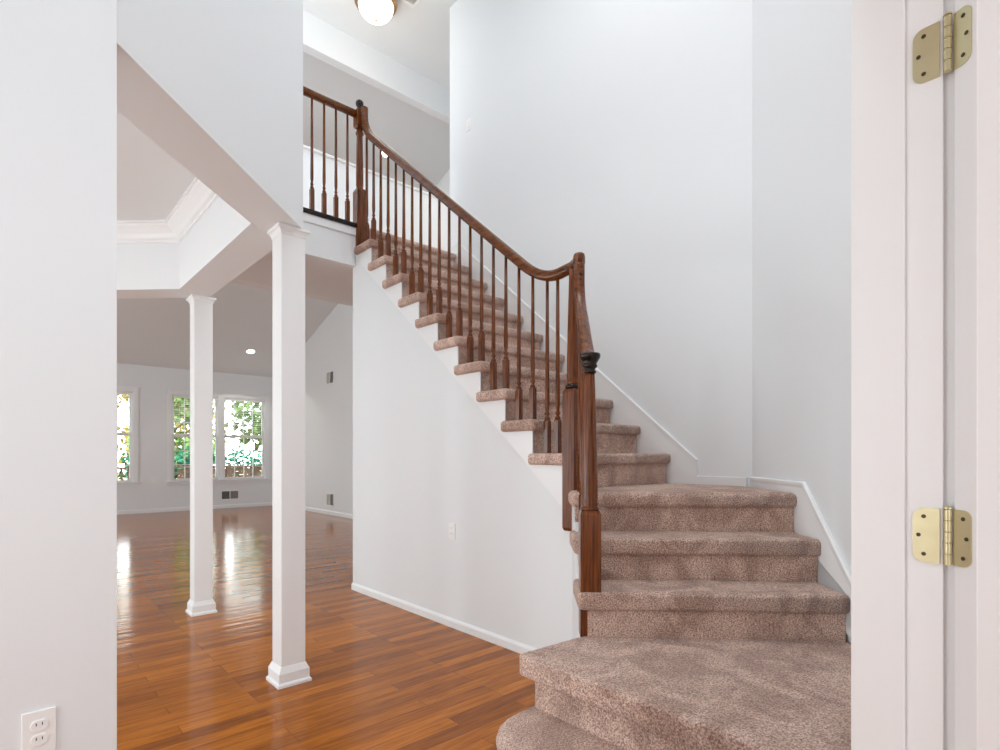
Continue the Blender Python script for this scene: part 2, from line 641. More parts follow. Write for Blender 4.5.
def inset(poly, d):
    n = len(poly)
    ar = sum(poly[i][0] * poly[(i + 1) % n][1] - poly[(i + 1) % n][0] * poly[i][1] for i in range(n))
    sg = 1 if ar > 0 else -1
    out = []
    for i in range(n):
        p0, p1, p2 = Vector(poly[i - 1]), Vector(poly[i]), Vector(poly[(i + 1) % n])
        a, b = (p1 - p0).normalized(), (p2 - p1).normalized()
        na, nb = Vector((-a.y, a.x)) * sg, Vector((-b.y, b.x)) * sg
        m = (na + nb).normalized()
        out.append(tuple(p1 + m * (d / m.dot(na))))
    return out


struct(MB().prism(inset(OCT, -0.03), 2.90, 2.98).build('ceiling_dining', M_CEIL))
crown_prof = [(0.0, 2.775), (0.012, 2.775), (0.014, 2.79), (0.03, 2.80), (0.042, 2.825), (0.07, 2.855), (0.085, 2.868), (0.087, 2.885), (0.10, 2.888), (0.10, 2.90)]
cv, cf = [], []
for d, z in crown_prof:
    cv += [(x, y, z) for x, y in inset(OCT, d)]
for i in range(len(crown_prof) - 1):
    for k in range(8):
        k2 = (k + 1) % 8
        cf.append((i * 8 + k, i * 8 + k2, (i + 1) * 8 + k2, (i + 1) * 8 + k))
struct(MB().add(cv, cf).build('trim_3', M_TRIM))


# ------------------------------------------------------------------ setting: baseboards
def base_path(name, pts, h=0.085, t=0.014):
    prof = [(0, 0), (t, 0), (t, h * 0.72), (t * 0.7, h * 0.86), (t * 0.35, h * 0.95), (t * 0.3, h), (0, h)]
    mb = MB()
    for (a, b) in zip(pts[:-1], pts[1:]):
        h_ = (b[0] - a[0], b[1] - a[1])
        mb.sweep([((a[0], a[1], 0), h_), ((b[0], b[1], 0), h_)], prof, smooth=False)
    return struct(mb.build(name, M_TRIM))


base_path('baseboard_stair', [(2.49, 4.641), (2.39, 4.641)][::1] + [(2.39, 2.06)], h=0.062)
base_path('baseboard_back', [(5.03, 13.67), (-5.0, 13.67)][::-1])
base_path('baseboard_right', [(5.03, 13.67), (5.03, 4.66)])
base_path('baseboard_near', [(-1.6, 1.959), (0.247, 1.959)])


# ------------------------------------------------------------------ windows of the family room
def window(idx, x0, x1, z0, z1):
    y = 13.67
    root = MB()
    cw = 0.085
    # casing around the pair, a stool and an apron: the window's own mesh
    root.box(x0 - cw, x0, y - 0.02, y, z0 - 0.02, z1 + cw)
    root.box(x1, x1 + cw, y - 0.02, y, z0 - 0.02, z1 + cw)
    root.box(x0 - cw, x1 + cw, y - 0.024, y, z1, z1 + cw)
    root.box(x0 - cw - 0.02, x1 + cw + 0.02, y - 0.04, y, z1 + cw, z1 + cw + 0.02)
    xm = (x0 + x1) / 2
    root.box(xm - 0.06, xm + 0.06, y - 0.02, y + 0.12, z0, z1)
    root.box(x0, x0 + 0.02, y, y + 0.13, z0, z1)
    root.box(x1 - 0.02, x1, y, y + 0.13, z0, z1)
    root.box(x0, x1, y, y + 0.13, z1 - 0.02, z1)
    w = struct(root.build('window_%d' % idx, M_TRIM))
    sill = MB()
    sill.box(x0 - cw - 0.03, x1 + cw + 0.03, y - 0.06, y + 0.13, z0 - 0.03, z0)
    sill.box(x0 - cw, x1 + cw, y - 0.018, y, z0 - 0.09, z0 - 0.03)
    sill.build('window_sill', M_TRIM, w, bevel=0.004)
    zm = 0.5 * (z0 + z1) + 0.04
    for (a, b) in ((x0 + 0.02, xm - 0.06), (xm + 0.06, x1 - 0.02)):
        for (c, d, yy, nm) in ((z0, zm + 0.02, y + 0.05, 'lower_sash'), (zm - 0.02, z1 - 0.02, y + 0.085, 'upper_sash')):
            s = MB()
            f = 0.042
            s.box(a, a + f, yy, yy + 0.03, c, d)
            s.box(b - f, b, yy, yy + 0.03, c, d)
            s.box(a + f, b - f, yy, yy + 0.03, c, c + f)
            s.box(a + f, b - f, yy, yy + 0.03, d - f, d)
            iw = b - a - 2 * f
            for k in range(1, 4):
                xx = a + f + iw * k / 4
                s.box(xx - 0.009, xx + 0.009, yy + 0.004, yy + 0.026, c + f, d - f)
            for k in range(1, 3):
                zz = c + f + (d - c - 2 * f) * k / 3
                s.box(a + f, b - f, yy + 0.005, yy + 0.025, zz - 0.009, zz + 0.009)
            so = s.build(nm, M_TRIM, w)
            MB().box(a + f, b - f, yy + 0.012, yy + 0.016, c + f, d - f).build('pane', M_GLASS, so)
    return zm


zm = window(1, *HOLES[0])
window(2, *HOLES[1])


def blind(x0, x1, z0, z1, label):
    y = 13.695
    t = thing('window_blind', label, 'blind', ((x0 + x1) / 2, y, z1), 'white horizontal blinds in the family room windows')
    MB().box(x0, x1, y - 0.02, y + 0.022, z1 - 0.045, z1).build('headrail', M_BLIND, t)
    s = MB()
    n = int((z1 - 0.06 - z0) / 0.046)
    for k in range(n):
        zz = z0 + 0.03 + k * 0.046
        s.box(x0 + 0.004, x1 - 0.004, y - 0.018, y + 0.02, zz, zz + 0.0045)
    s.build('slats', M_BLIND, t)
    MB().box(x0, x1, y - 0.02, y + 0.022, z0, z0 + 0.02).build('bottom_rail', M_BLIND, t)
    for xx in (x0 + 0.12, x1 - 0.12):
        MB().box(xx - 0.002, xx + 0.002, y - 0.021, y - 0.019, z0, z1).build('cord', M_BLIND, t)


xm1, xm2 = 1.09, 3.77
blind(0.125, xm1 - 0.065, 1.66, 2.515, 'open white slat blind over the far half of the window seen beside the near wall')
blind(xm1 + 0.065, 2.055, 1.66, 2.515, 'open white slat blind in the cut-off window at the left edge of the family room')
blind(2.805, xm2 - 0.065, 1.66, 2.515, 'open white slat blind beside the farther column, left half of the double window')
blind(xm2 + 0.065, 4.735, 1.66, 2.515, 'open white slat blind between the two columns, right half of the double window')


# ------------------------------------------------------------------ columns
def column(x, y, label):
    t = thing('column', label, 'column', (x, y, 0), 'square white columns of the dining room')
    h = 0.065
    MB().square_lathe([(h, 0.09), (h, ZB - 0.045)], (x, y, 0)).build('shaft', M_TRIM, t, bevel=0.003)
    MB().square_lathe([(0.090, 0), (0.090, 0.014), (0.081, 0.024), (0.081, 0.070), (0.077, 0.078), (0.071, 0.092), (0.067, 0.101), (h, 0.102)],
                      (x, y, 0)).build('base', M_TRIM, t)
    MB().square_lathe([(h, ZB - 0.048), (0.068, ZB - 0.046), (0.070, ZB - 0.034), (0.077, ZB - 0.022), (0.085, ZB - 0.016), (0.085, ZB - 0.0005)],
                      (x, y, 0)).build('capital', M_TRIM, t)


column(1.168, 3.0, 'nearer square white column standing below the end of the angled upper wall')
column(1.168, 4.748, 'farther square white column standing in front of the family room windows')

# ------------------------------------------------------------------ staircase
st = thing('staircase', 'carpeted staircase turning left along the white wall up to the landing', 'staircase', (2.0, 1.6, 0))
TH = 0.056                                 # underside of the covers on the open side


def cover(poly, z, radii=None, name='tread', th=0.069):
    if radii:
        poly = rounded(poly, radii)
    o = MB().prism(poly, z - th, z).build(name, M_CARPET, st)
    bm = bmesh.new()
    bm.from_mesh(o.data)
    top_bot = [e for e in bm.edges if abs(e.verts[0].co.z - e.verts[1].co.z) < 1e-4]
    bmesh.ops.bevel(bm, geom=top_bot, offset=th * 0.47, segments=6, profile=0.5, affect='EDGES', clamp_overlap=True)
    for f in bm.faces:
        f.smooth = True
    bm.to_mesh(o.data)
    bm.free()
    return o


# upper flight
for n in range(6, 16):
    y0, y1 = RISER_Y[n] - 0.03, RISER_Y[n + 1] + 0.02
    x1 = 3.467
    cover([(2.348, y0), (x1, y0), (x1, y1), (2.348, y1)], n * RISE, [0.03, 0, 0, 0.02])
    MB().box(2.386, 3.462, RISER_Y[n], RISER_Y[n] + 0.02, (n - 1) * RISE - 0.01, n * RISE - 0.03).build('riser', M_CARPET, st)
cover([(2.482, RISER_Y[16] - 0.03), (3.467, RISER_Y[16] - 0.03), (3.467, RISER_Y[16] + 0.12), (2.482, RISER_Y[16] + 0.12)], ZL, name='landing_nosing')
MB().box(2.482, 3.462, RISER_Y[16], RISER_Y[16] + 0.02, 15 * RISE - 0.01, ZL - 0.03).build('riser', M_CARPET, st)
# angled flight
SN = {5: 0.613, 4: 0.849, 3: 1.085}
cover([P(SN[5], 0.0), P(SN[5], 1.162), P(0.425, 1.162), (2.41, 2.115), (3.467, 2.115), (3.467, 1.53)], 5 * RISE, [0.0, 0.03, 0, 0, 0, 0], th=0.082)
for n in (4, 3):
    cover([P(SN[n], 0.0), P(SN[n], 1.165), P(SN[n + 1] - 0.05, 1.165), P(SN[n + 1] - 0.05, 0.0)], n * RISE, [0.0, 0.03, 0.02, 0], th=0.084)
for n in (5, 4, 3):
    w1 = 1.135 if n > 3 else 1.120
    MB().prism([P(SN[n] - 0.03, 0.002), P(SN[n] - 0.03, w1), P(SN[n] - 0.05, w1), P(SN[n] - 0.05, 0.002)],
               (n - 1) * RISE - 0.01, n * RISE - 0.03).build('riser', M_CARPET, st)
# the two wide bottom steps
pw = P(1.66, 0.0)
cover([(1.566, 0.34), (1.566, 1.632), (1.905, 1.605), P(1.035, 1.12), P(1.035, 0.0), pw, (pw[0] - 0.0, 0.34)], 2 * RISE, [0, 0.025, 0, 0, 0, 0, 0], th=0.084)
cover([(1.302, 0.34), (1.302, 1.60), (1.66, 1.60), (1.66, 0.34)], RISE, [0, 0.22, 0, 0], th=0.084)
MB().prism(rounded([(1.602, 0.34), (1.602, 1.580), (1.88, 1.575), (1.88, 0.34)], [0, 0.03, 0, 0]), RISE - 0.01, 2 * RISE - 0.03).build('riser', M_CARPET, st)
MB().prism(rounded([(1.325, 0.34), (1.325, 1.580), (1.88, 1.575), (1.88, 0.34)], [0, 0.2, 0, 0], 10), 0, RISE - 0.03).build('riser', M_CARPET, st)

# stepped white stringer on the open side
sp = []
sp.append((2.046, 5 * RISE - TH))
for n in range(6, 16):
    sp.append((RISER_Y[n], (n - 1) * RISE - TH + 0.01 if n == 6 else (n - 1) * RISE - TH + 0.004))
    sp.append((RISER_Y[n], n * RISE - TH + 0.004))
sp.append((4.579, 15 * RISE - TH + 0.004))
sp.append((4.579, nose(4.579) - 0.34))
sp.append((2.046, nose(2.046) - 0.34))
MB().slab(sp, (2.390, 0, 0), (0, 1, 0), (0, 0, 1), (-1, 0, 0), 0.0, 0.012).build('stringer', M_TRIM, st)['label'] = 'white stepped stringer board'
sp2 = [(0.41, 5 * RISE - TH + 0.004), (SN[5] - 0.03, 5 * RISE - TH + 0.004), (SN[5] - 0.03, 4 * RISE - TH + 0.004), (SN[4] - 0.03, 4 * RISE - TH + 0.004),
       (SN[4] - 0.03, 3 * RISE - TH + 0.004), (SN[3] - 0.06, 3 * RISE - TH + 0.004), (SN[3] - 0.06, 0.42), (0.41, 0.80)]
MB().slab(sp2, (C0[0] - R2 * 1.138, C0[1] + R2 * 1.138, 0), (-R2, -R2, 0), (0, 0, 1), (-R2, R2, 0), -0.002, 0.006).build('stringer', M_TRIM, st)['label'] = 'white stepped stringer board'

# skirt boards on the wall side
top = lambda y: nose(y) + 0.107
sk = [(1.88, 5 * RISE - 0.03), (1.88, top(1.88)), (4.50, top(4.50)), (4.64, ZL + 0.09), (4.643, ZL + 0.0), (4.643, ZL - 0.3), (4.4, nose(4.4) - 0.3), (2.1, nose(2.1) - 0.3)]
MB().slab(sk, (3.49, 0, 0), (0, 1, 0), (0, 0, 1), (-1, 0, 0), 0.0, 0.014).build('skirt_board', M_TRIM, st, bevel=0.002)['label'] = 'white sloping skirt board'
MB().sweep([((3.484, 1.88, top(1.88) + 0.004), (0, 1)), ((3.484, 4.5, top(4.5) + 0.004), (0, 1)), ((3.484, 4.643, ZL + 0.094), (0, 1))],
           [(-0.013, -0.008), (0.006, -0.008), (0.006, 0.008), (-0.010, 0.008), (-0.013, 0.004)], smooth=False).build('skirt_cap', M_TRIM, st)
bb = MB().box(3.476, 3.49, 1.545, 1.88, 5 * RISE - 0.03, 5 * RISE + 0.055)
bb.build('baseboard', M_TRIM, st, bevel=0.003)
tz = 5 * RISE + 0.055
s2 = [(0.005, 0.9), (0.005, tz), (0.675, tz), (1.62, tz - 0.945 * 0.96), (1.62, 0.36), (1.0, 0.45), (0.5, 0.85)]
MB().slab(s2, (P(0, WO)[0], P(0, WO)[1], 0), (-R2, -R2, 0), (0, 0, 1), (-R2, R2, 0), 0.0, 0.012).build('skirt_board', M_TRIM, st)['label'] = 'white sloping skirt board'
hd = (-R2, -R2)
cap2 = [(0.01, tz), (0.675, tz), (1.62, tz - 0.945 * 0.96)]
MB().sweep([((P(s, WO)[0], P(s, WO)[1], z + 0.0), hd) for s, z in cap2],
           [(0.0, -0.03), (0.0, 0.004), (0.010, 0.006), (0.017, 0.0), (0.017, -0.012), (0.012, -0.03)][::-1], smooth=False).build('skirt_cap', M_TRIM, st)

# ------------------------------------------------------------------ stair railing
rl = thing('stair_railing', 'brown oak stair railing with turned balusters climbing the carpeted flight', 'railing', (2.43, 2.04, 0.8))
RP = []                                    # handrail profile
for k in range(16):
    t = 2 * math.pi * k / 16
    x, y = math.cos(t), math.sin(t)
    RP.append((0.030 * math.copysign(abs(x) ** 0.75, x), 0.031 * math.copysign(abs(y) ** 0.7, y)))
XR = 2.43
railz = lambda y: nose(y) + 0.835


def bez(p0, p1, p2, n=8):
    p0, p1, p2 = Vector(p0), Vector(p1), Vector(p2)
    return [p0 * (1 - t) ** 2 + p1 * 2 * t * (1 - t) + p2 * t * t for t in [k / n for k in range(n + 1)]]


yu = 4.50
pa = [Vector((XR, yu, 4.325)), Vector((XR, yu, railz(yu) + 0.16))]
pa += bez((XR, yu, railz(yu) + 0.15), (XR, yu, railz(yu)), (XR, yu - 0.16, railz(yu - 0.16)))
pa += bez((XR, 2.47, railz(2.47)), (XR, 2.285, railz(2.285)), (XR, 2.13, 2.285))
GS, GW = 0.515, 1.108
gp = P(GS, GW)
pa += bez((XR, 2.12, 2.286), (XR, 2.03, 2.290), (gp[0], gp[1], 2.290), 6)
path = []
for i, p in enumerate(pa):
    q = pa[min(i + 1, len(pa) - 1)] - pa[max(i - 1, 0)]
    h = (q.x, q.y)
    if abs(q.x) + abs(q.y) < 1e-4 or p.y > 2.13:
        h = (0, -1)
    path.append((p, h))
MB().sweep(path, RP).build('handrail', M_OAK_RAIL, rl)
# gooseneck and the lower handrail down to the starting newel
ds = (-R2, -R2)
zs = lambda s: 1.645 + 0.868 * (1.0 - s)


def P3(s, z, w=GW):
    p = P(s, w)
    return Vector((p[0], p[1], z))


pb = [P3(GS, 2.298), P3(GS, zs(GS) + 0.12)] + bez(P3(GS, zs(GS) + 0.11), P3(GS, zs(GS) + 0.0), P3(GS + 0.11, zs(GS + 0.11)))
pb += bez(P3(0.92, zs(0.92)), P3(0.98, zs(0.98)), P3(1.03, 1.655))
MB().sweep([(p, ds) for p in pb], RP).build('handrail', M_OAK_RAIL, rl)
MB().lathe([(0.002, 2.317), (0.02, 2.316), (0.029, 2.310), (0.0325, 2.296), (0.032, 2.26)][::-1], (gp[0], gp[1], 0), 16).build('rail_cap', M_OAK, rl)
MB().lathe([(0.030, 4.29), (0.031, 4.315), (0.029, 4.328), (0.018, 4.336), (0.002, 4.337)], (XR, yu, 0), 16).build('rail_cap', M_OAK, rl)


def baluster(x, y, z0, z1, parent, ang=0.0, bh=0.205):
    mb = MB()
    h = 0.0165
    mb.square_lathe([(h, z0), (h, z0 + bh - 0.012), (0.010, z0 + bh)], (x, y, 0), ang)
    b = z0 + bh - 0.004
    L = z1 - b
    mb.lathe([(0.011, b), (0.0165, b + 0.006), (0.0165, b + 0.012), (0.010, b + 0.018), (0.010, b + 0.026), (0.0145, b + 0.034), (0.0145, b + 0.040),
              (0.0095, b + 0.050), (0.0135, b + 0.085), (0.0140, b + 0.13), (0.0125, b + 0.3 * L), (0.0095, b + L)], (x, y, 0), 10)
    return mb.build('baluster', M_OAK, parent)


ys = [2.185, 2.268] + [RISER_Y[n] + o for n in range(7, 16) for o in (0.048, 0.1696)]
for y in ys:
    n = max(k for k in RISER_Y if RISER_Y[k] - 0.03 <= y)
    zt = railz(y) - 0.028 if y > 2.4 else max(railz(y) - 0.02, 2.27)
    if y > 4.42:
        zt = railz(y) + 0.02
    baluster(XR, y, n * RISE - 0.002, zt, rl)
for s in (0.566, 0.672, 0.79, 0.905):
    n = 5 if s < 0.60 else 4 if s < 0.835 else 3
    p = P(s, GW)
    baluster(p[0], p[1], n * RISE - 0.002, zs(s) - 0.025, rl, math.pi / 4)

# middle newel at the turn
nx, ny = 2.395, 2.040
nw = part('newel_post', rl)
MB().square_lathe([(0.036, 0.795), (0.0425, 0.812), (0.0425, 1.572), (0.033, 1.592)], (nx, ny, 0)).build('block', M_OAK, nw, bevel=0.0025)
MB().lathe([(0.034, 1.590), (0.0425, 1.596), (0.0425, 1.608), (0.034, 1.613), (0.033, 1.616)], (nx, ny, 0), 24).build('collar', M_OAK_DARK, nw)
MB().lathe([(0.030, 1.612), (0.034, 1.626), (0.031, 1.634), (0.0345, 1.66), (0.033, 1.75), (0.028, 2.0), (0.0225, 2.18), (0.0215, 2.262)],
           (nx, ny, 0), 20).build('shaft', M_OAK, nw)
# starting newel at the foot of the angled flight
sx, sy = P(1.030, 1.108)
nw = part('newel_post', rl)
MB().square_lathe([(0.0455, 3 * RISE - 0.004), (0.0455, 0.955), (0.040, 0.972)], (sx, sy, 0), math.pi / 4).build('block', M_OAK, nw, bevel=0.0025)
MB().prism([P(0.97, 1.085), P(0.97, 1.152), P(1.052, 1.152), P(1.052, 1.085)], 2 * RISE - 0.005, 3 * RISE - 0.02).build('lower_block', M_OAK, nw)
MB().lathe([(0.034, 0.968), (0.041, 0.975), (0.041, 0.984), (0.034, 0.990), (0.038, 0.998), (0.035, 1.006), (0.0365, 1.04), (0.034, 1.2), (0.0285, 1.40), (0.0235, 1.55), (0.0225, 1.588)],
           (sx, sy, 0), 24).build('shaft', M_OAK, nw)
MB().lathe([(0.022, 1.584), (0.029, 1.590), (0.029, 1.598), (0.023, 1.603), (0.027, 1.610), (0.034, 1.616), (0.034, 1.624), (0.030, 1.630), (0.039, 1.645), (0.0465, 1.657), (0.0485, 1.668), (0.046, 1.676), (0.02, 1.680)],
           (sx, sy, 0), 24).build('cap', M_OAK_DARK, nw)
# top newel at the landing
ux, uy = 2.43, 4.588
nw = part('newel_post', rl)
MB().square_lathe([(0.045, 15 * RISE - 0.004), (0.045, 3.60), (0.036, 3.625)], (ux, uy, 0)).build('block', M_OAK, nw, bevel=0.0025)
MB().lathe([(0.030, 3.62), (0.036, 3.63), (0.030, 3.64), (0.034, 3.66), (0.034, 3.75), (0.028, 4.05), (0.026, 4.11), (0.036, 4.125), (0.036, 4.14), (0.027, 4.15), (0.030, 4.18)],
           (ux, uy, 0), 20).build('shaft', M_OAK, nw)
MB().square_lathe([(0.03, 4.178), (0.042, 4.195), (0.042, 4.335), (0.028, 4.352)], (ux, uy, 0)).build('upper_block', M_OAK, nw, bevel=0.0025)
MB().lathe([(0.02, 4.348), (0.024, 4.36), (0.017, 4.368), (0.03, 4.382), (0.036, 4.40), (0.034, 4.418), (0.022, 4.432), (0.003, 4.437)],
           (ux, uy, 0), 20).build('cap', M_OAK_DARK, nw)

# ------------------------------------------------------------------ landing railing
lr = thing('landing_railing', 'short brown oak railing standing on the edge of the upper landing', 'railing', (1.9, 4.60, ZL))
MB().sweep([((1.205, uy, 4.295), (1, 0)), ((ux - 0.04, uy, 4.295), (1, 0))], RP).build('handrail', M_OAK_RAIL, lr)
MB().box(1.205, ux - 0.045, 4.548, 4.67, ZL - 0.016, ZL + 0.018).build('shoe_rail', M_OAK_DARK, lr, bevel=0.006)
for k in range(7):
    baluster(2.310 - 0.109 * k, uy, ZL + 0.016, 4.272, lr, bh=0.20)


# ------------------------------------------------------------------ door jamb and the opened door with its hinges
jm = MB()
jm.box(1.128, 1.14, 0.236, 0.315, 0, 2.08)
jm.box(1.136, 1.14, 0.186, 0.236, 0, 2.08)
jm.box(1.146, 1.21, 0.171, 0.19, 0, 2.08)
struct(jm.build('door_frame', M_TRIM, bevel=0.0012))


def cam2w(x, y):
    a = math.radians(47.9)
    sa, ca = math.sin(a), math.cos(a)
    return (sa * x + ca * y * 1.0, -ca * x + sa * y)


E0 = Vector((*cam2w(0.7275, 0.889), 0))              # hinge side arris of the door edge
ed = Vector((*cam2w(0.177, -0.984), 0)).normalized()  # along the door's edge, towards its other face
fd = Vector((*cam2w(0.984, 0.177), 0)).normalized()   # along the door's face
Z = Vector((0, 0, 1))
dr = MB()
dr.slab([(0, 0), (0.036, 0), (0.036, 0.91), (0, 0.91)], E0, ed, fd, Z, 0.012, 2.04)
door = struct(dr.build('door_1', M_TRIM, bevel=0.0015))
# raised stiles of the panelled face, beyond the frame
pn = MB()
for z0, z1 in ((0.25, 0.95), (1.15, 1.9)):
    for a, b in ((0.14, 0.42), (0.5, 0.78)):
        pn.slab([(a, z0), (b, z0), (b, z1), (a, z1)], E0 + ed * 0.036, fd, Z, ed, 0.0, 0.006)
pn.build('door_panel', M_TRIM, door, bevel=0.002)


def leaf_poly(w, h, r, n=8):
    """x from 0 (barrel) to w, rounded at the far corners"""
    pts = [(0, -h / 2)]
    for c, a0 in (((w - r, -h / 2 + r), -90), ((w - r, h / 2 - r), 0)):
        for k in range(n + 1):
            a = math.radians(a0 + 90 * k / n)
            pts.append((c[0] + r * math.cos(a), c[1] + r * math.sin(a)))
    pts.append((0, h / 2))
    return pts


def hinge(z, label):
    hg = part('hinge', door)
    hg['label'] = label
    H, W = 0.0895, 0.036
    j0 = Vector((1.136, 0.190, z))
    lp = leaf_poly(W, H, 0.016)
    MB().slab(lp, j0, (0, 1, 0), Z, (-1, 0, 0), 0, 0.0025).build('leaf', M_BRASS, hg)
    d0 = E0 + ed * 0.001 + Z * z
    MB().slab(leaf_poly(0.0275, H, 0.013), d0, ed, Z, -fd, 0, 0.0025).build('leaf', M_BRASS, hg)
    bx = (j0 + d0) * 0.5 + Vector((-0.004, -0.001, 0))
    br = MB()
    br.lathe([(0.0040, z - H / 2), (0.0040, z + H / 2)], (bx.x, bx.y, 0), 16)
    for k in range(5):
        a, b = z - H / 2 + H * k / 5, z - H / 2 + H * (k + 1) / 5
        br.lathe([(0.0048, a + 0.0005), (0.0056, a + 0.0008), (0.0056, b - 0.0008), (0.0048, b - 0.0005)], (bx.x, bx.y, 0), 28)
    br.lathe([(0.004, z + H / 2), (0.0062, z + H / 2 + 0.001), (0.0062, z + H / 2 + 0.003), (0.002, z + H / 2 + 0.006)], (bx.x, bx.y, 0), 14)
    br.smooth = [False] * len(br.smooth)
    br.build('barrel', M_BRASS, hg)
    for (u, v) in ((0.021, 0.031), (0.028, 0.0), (0.021, -0.031)):
        for o, ax, nn in ((j0, Vector((0, 1, 0)), Vector((-1, 0, 0))), (d0, ed, -fd)):
            uu = u if o is j0 else u * 0.74
            c = o + ax * uu + Z * v + nn * 0.0026
            r = 0.0033
            ring = [(r * math.cos(t * math.pi / 6), r * math.sin(t * math.pi / 6)) for t in range(12)]
            MB().slab(ring, c, ax, Z, nn, 0, 0.0006).build('screw', M_BRONZE_DARK, hg)


M_BRONZE_DARK = metal('screw_metal', (0.10, 0.08, 0.05, 1), 0.5)
hinge(1.880, 'upper brass hinge')
hinge(1.088, 'lower brass hinge')


# ------------------------------------------------------------------ small wall fittings
def duplex(o, ax, nn, w, h, label, dark=False, group=None):
    """outlet plate: o = centre on the wall, ax = direction along the wall, nn = out of the wall"""
    o, ax, nn = Vector(o), Vector(ax), Vector(nn)
    t = thing('wall_outlet', label, 'outlet', o, group)
    MB().slab([(-w / 2, -h / 2), (w / 2, -h / 2), (w / 2, h / 2), (-w / 2, h / 2)], o, ax, Z, nn, 0, 0.006).build('cover_plate', M_PLATE, t, bevel=0.002)
    for s in (-1, 1):
        ring = []
        for k in range(24):
            a = 2 * math.pi * k / 24
            x, y = 0.0185 * math.cos(a), 0.0185 * math.sin(a)
            ring.append((x, max(-0.0145, min(0.0145, y)) + s * 0.0195))
        rc = MB().slab(ring, o, ax, Z, nn, 0.005, 0.0085).build('receptacle', M_PLATE, t, bevel=0.0008)
        sl = MB()
        for xx in (-0.0065, 0.0065):
            sl.slab([(xx - 0.001, s * 0.0195), (xx + 0.001, s * 0.0195), (xx + 0.001, s * 0.0195 + 0.008), (xx - 0.001, s * 0.0195 + 0.008)], o, ax, Z, nn, 0.0086, 0.009)
        sl.build('slots', M_DARK, rc)
    return t


duplex((0.082, 1.959, 0.468), (1, 0, 0), (0, -1, 0), 0.073, 0.118, 'white outlet low on the near wall at the bottom left corner')
duplex((2.39, 3.15, 0.68), (0, -1, 0), (-1, 0, 0), 0.072, 0.115, 'small white outlet on the plain wall under the stair flight')
duplex((2.44, 13.67, 0.70), (1, 0, 0), (0, -1, 0), 0.085, 0.125, 'white outlet on the far wall between the two windows')

# switch at the top of the stairs
sw = thing('light_switch', 'white light switch high on the tall wall above the upper flight', 'switch', (3.49, 4.33, 4.52))
MB().slab([(-0.036, -0.058), (0.036, -0.058), (0.036, 0.058), (-0.036, 0.058)], (3.49, 4.33, 4.52), (0, -1, 0), Z, (-1, 0, 0), 0, 0.007).build('cover_plate', M_PLATE, sw, bevel=0.002)
MB().slab([(-0.005, -0.012), (0.005, -0.012), (0.005, 0.006), (-0.005, 0.006)], (3.49, 4.33, 4.51), (0, -1, 0), Z, (-1, 0, 0), 0.006, 0.02).build('toggle', M_PLATE, sw, bevel=0.001)


def register(o, ax, nn, w, h, label, dark_from=0.0):
    o, ax, nn = Vector(o), Vector(ax), Vector(nn)
    t = thing('air_vent', label, 'vent', o, 'wall air vents of the family room')
    f = 0.022
    fr = MB()
    for (a, b, c, d) in ((-w / 2, w / 2, h / 2 - f, h / 2), (-w / 2, w / 2, -h / 2, -h / 2 + f), (-w / 2, -w / 2 + f, -h / 2 + f, h / 2 - f),
                         (w / 2 - f, w / 2, -h / 2 + f, h / 2 - f), (-0.009, 0.009, -h / 2 + f, h / 2 - f)):
        fr.slab([(a, c), (b, c), (b, d), (a, d)], o, ax, Z, nn, 0, 0.010)
    fr.build('frame', M_PLATE, t)
    MB().slab([(-w / 2 + f, -h / 2 + f), (w / 2 - f, -h / 2 + f), (w / 2 - f, h / 2 - f), (-w / 2 + f, h / 2 - f)], o, ax, Z, nn, 0.0005, 0.002).build('duct', M_DARK, t)
    for side in (-1, 1):
        lv = MB()
        a0, a1 = (-w / 2 + f, -0.009) if side < 0 else (0.009, w / 2 - f)
        n = 8
        for k in range(n):
            x = a0 + (a1 - a0) * (k + 0.5) / n
            dx = 0.004 * side
            lv.slab([(x - 0.0012, 0.002), (x + 0.0012, 0.002), (x + 0.0012 + dx, 0.009), (x - 0.0012 + dx, 0.009)], o + Z * 0, ax, nn, Z, -h / 2 + f, h / 2 - f)
        lv.build('louvers', M_VENT, t)


register((3.96, 13.67, 0.30), (1, 0, 0), (0, -1, 0), 0.40, 0.22, 'wide air vent low on the far wall under the window')
register((5.03, 10.74, 2.80), (0, -1, 0), (-1, 0, 0), 0.34, 0.27, 'small air vent high on the family room side wall')
register((5.03, 10.74, 0.31), (0, -1, 0), (-1, 0, 0), 0.34, 0.27, 'small air vent near the floor on the family room side wall')

# ceiling vent of the hall
cvt = thing('ceiling_vent', 'white return air vent on the hall ceiling beside the dome light', 'vent', (3.10, 4.60, ZC))
fr = MB()
for (a, b, c, d) in ((3.01, 3.20, 4.30, 4.335), (3.01, 3.20, 4.855, 4.89), (3.01, 3.03, 4.335, 4.855), (3.18, 3.20, 4.335, 4.855)):
    fr.box(a, b, c, d, ZC - 0.014, ZC)
fr.build('frame', M_PLATE, cvt, bevel=0.002)
lv = MB()
for k in range(26):
    y = 4.34 + k * 0.0195
    lv.slab([(y, ZC - 0.011), (y + 0.003, ZC - 0.011), (y + 0.012, ZC - 0.002), (y + 0.009, ZC - 0.002)], (3.03, 0, 0), (0, 1, 0), Z, (1, 0, 0), 0, 0.15)
lv.build('louvers', M_PLATE, cvt)
MB().box(3.03, 3.18, 4.335, 4.855, ZC - 0.0015, ZC - 0.0005).build('duct', M_VENT, cvt)

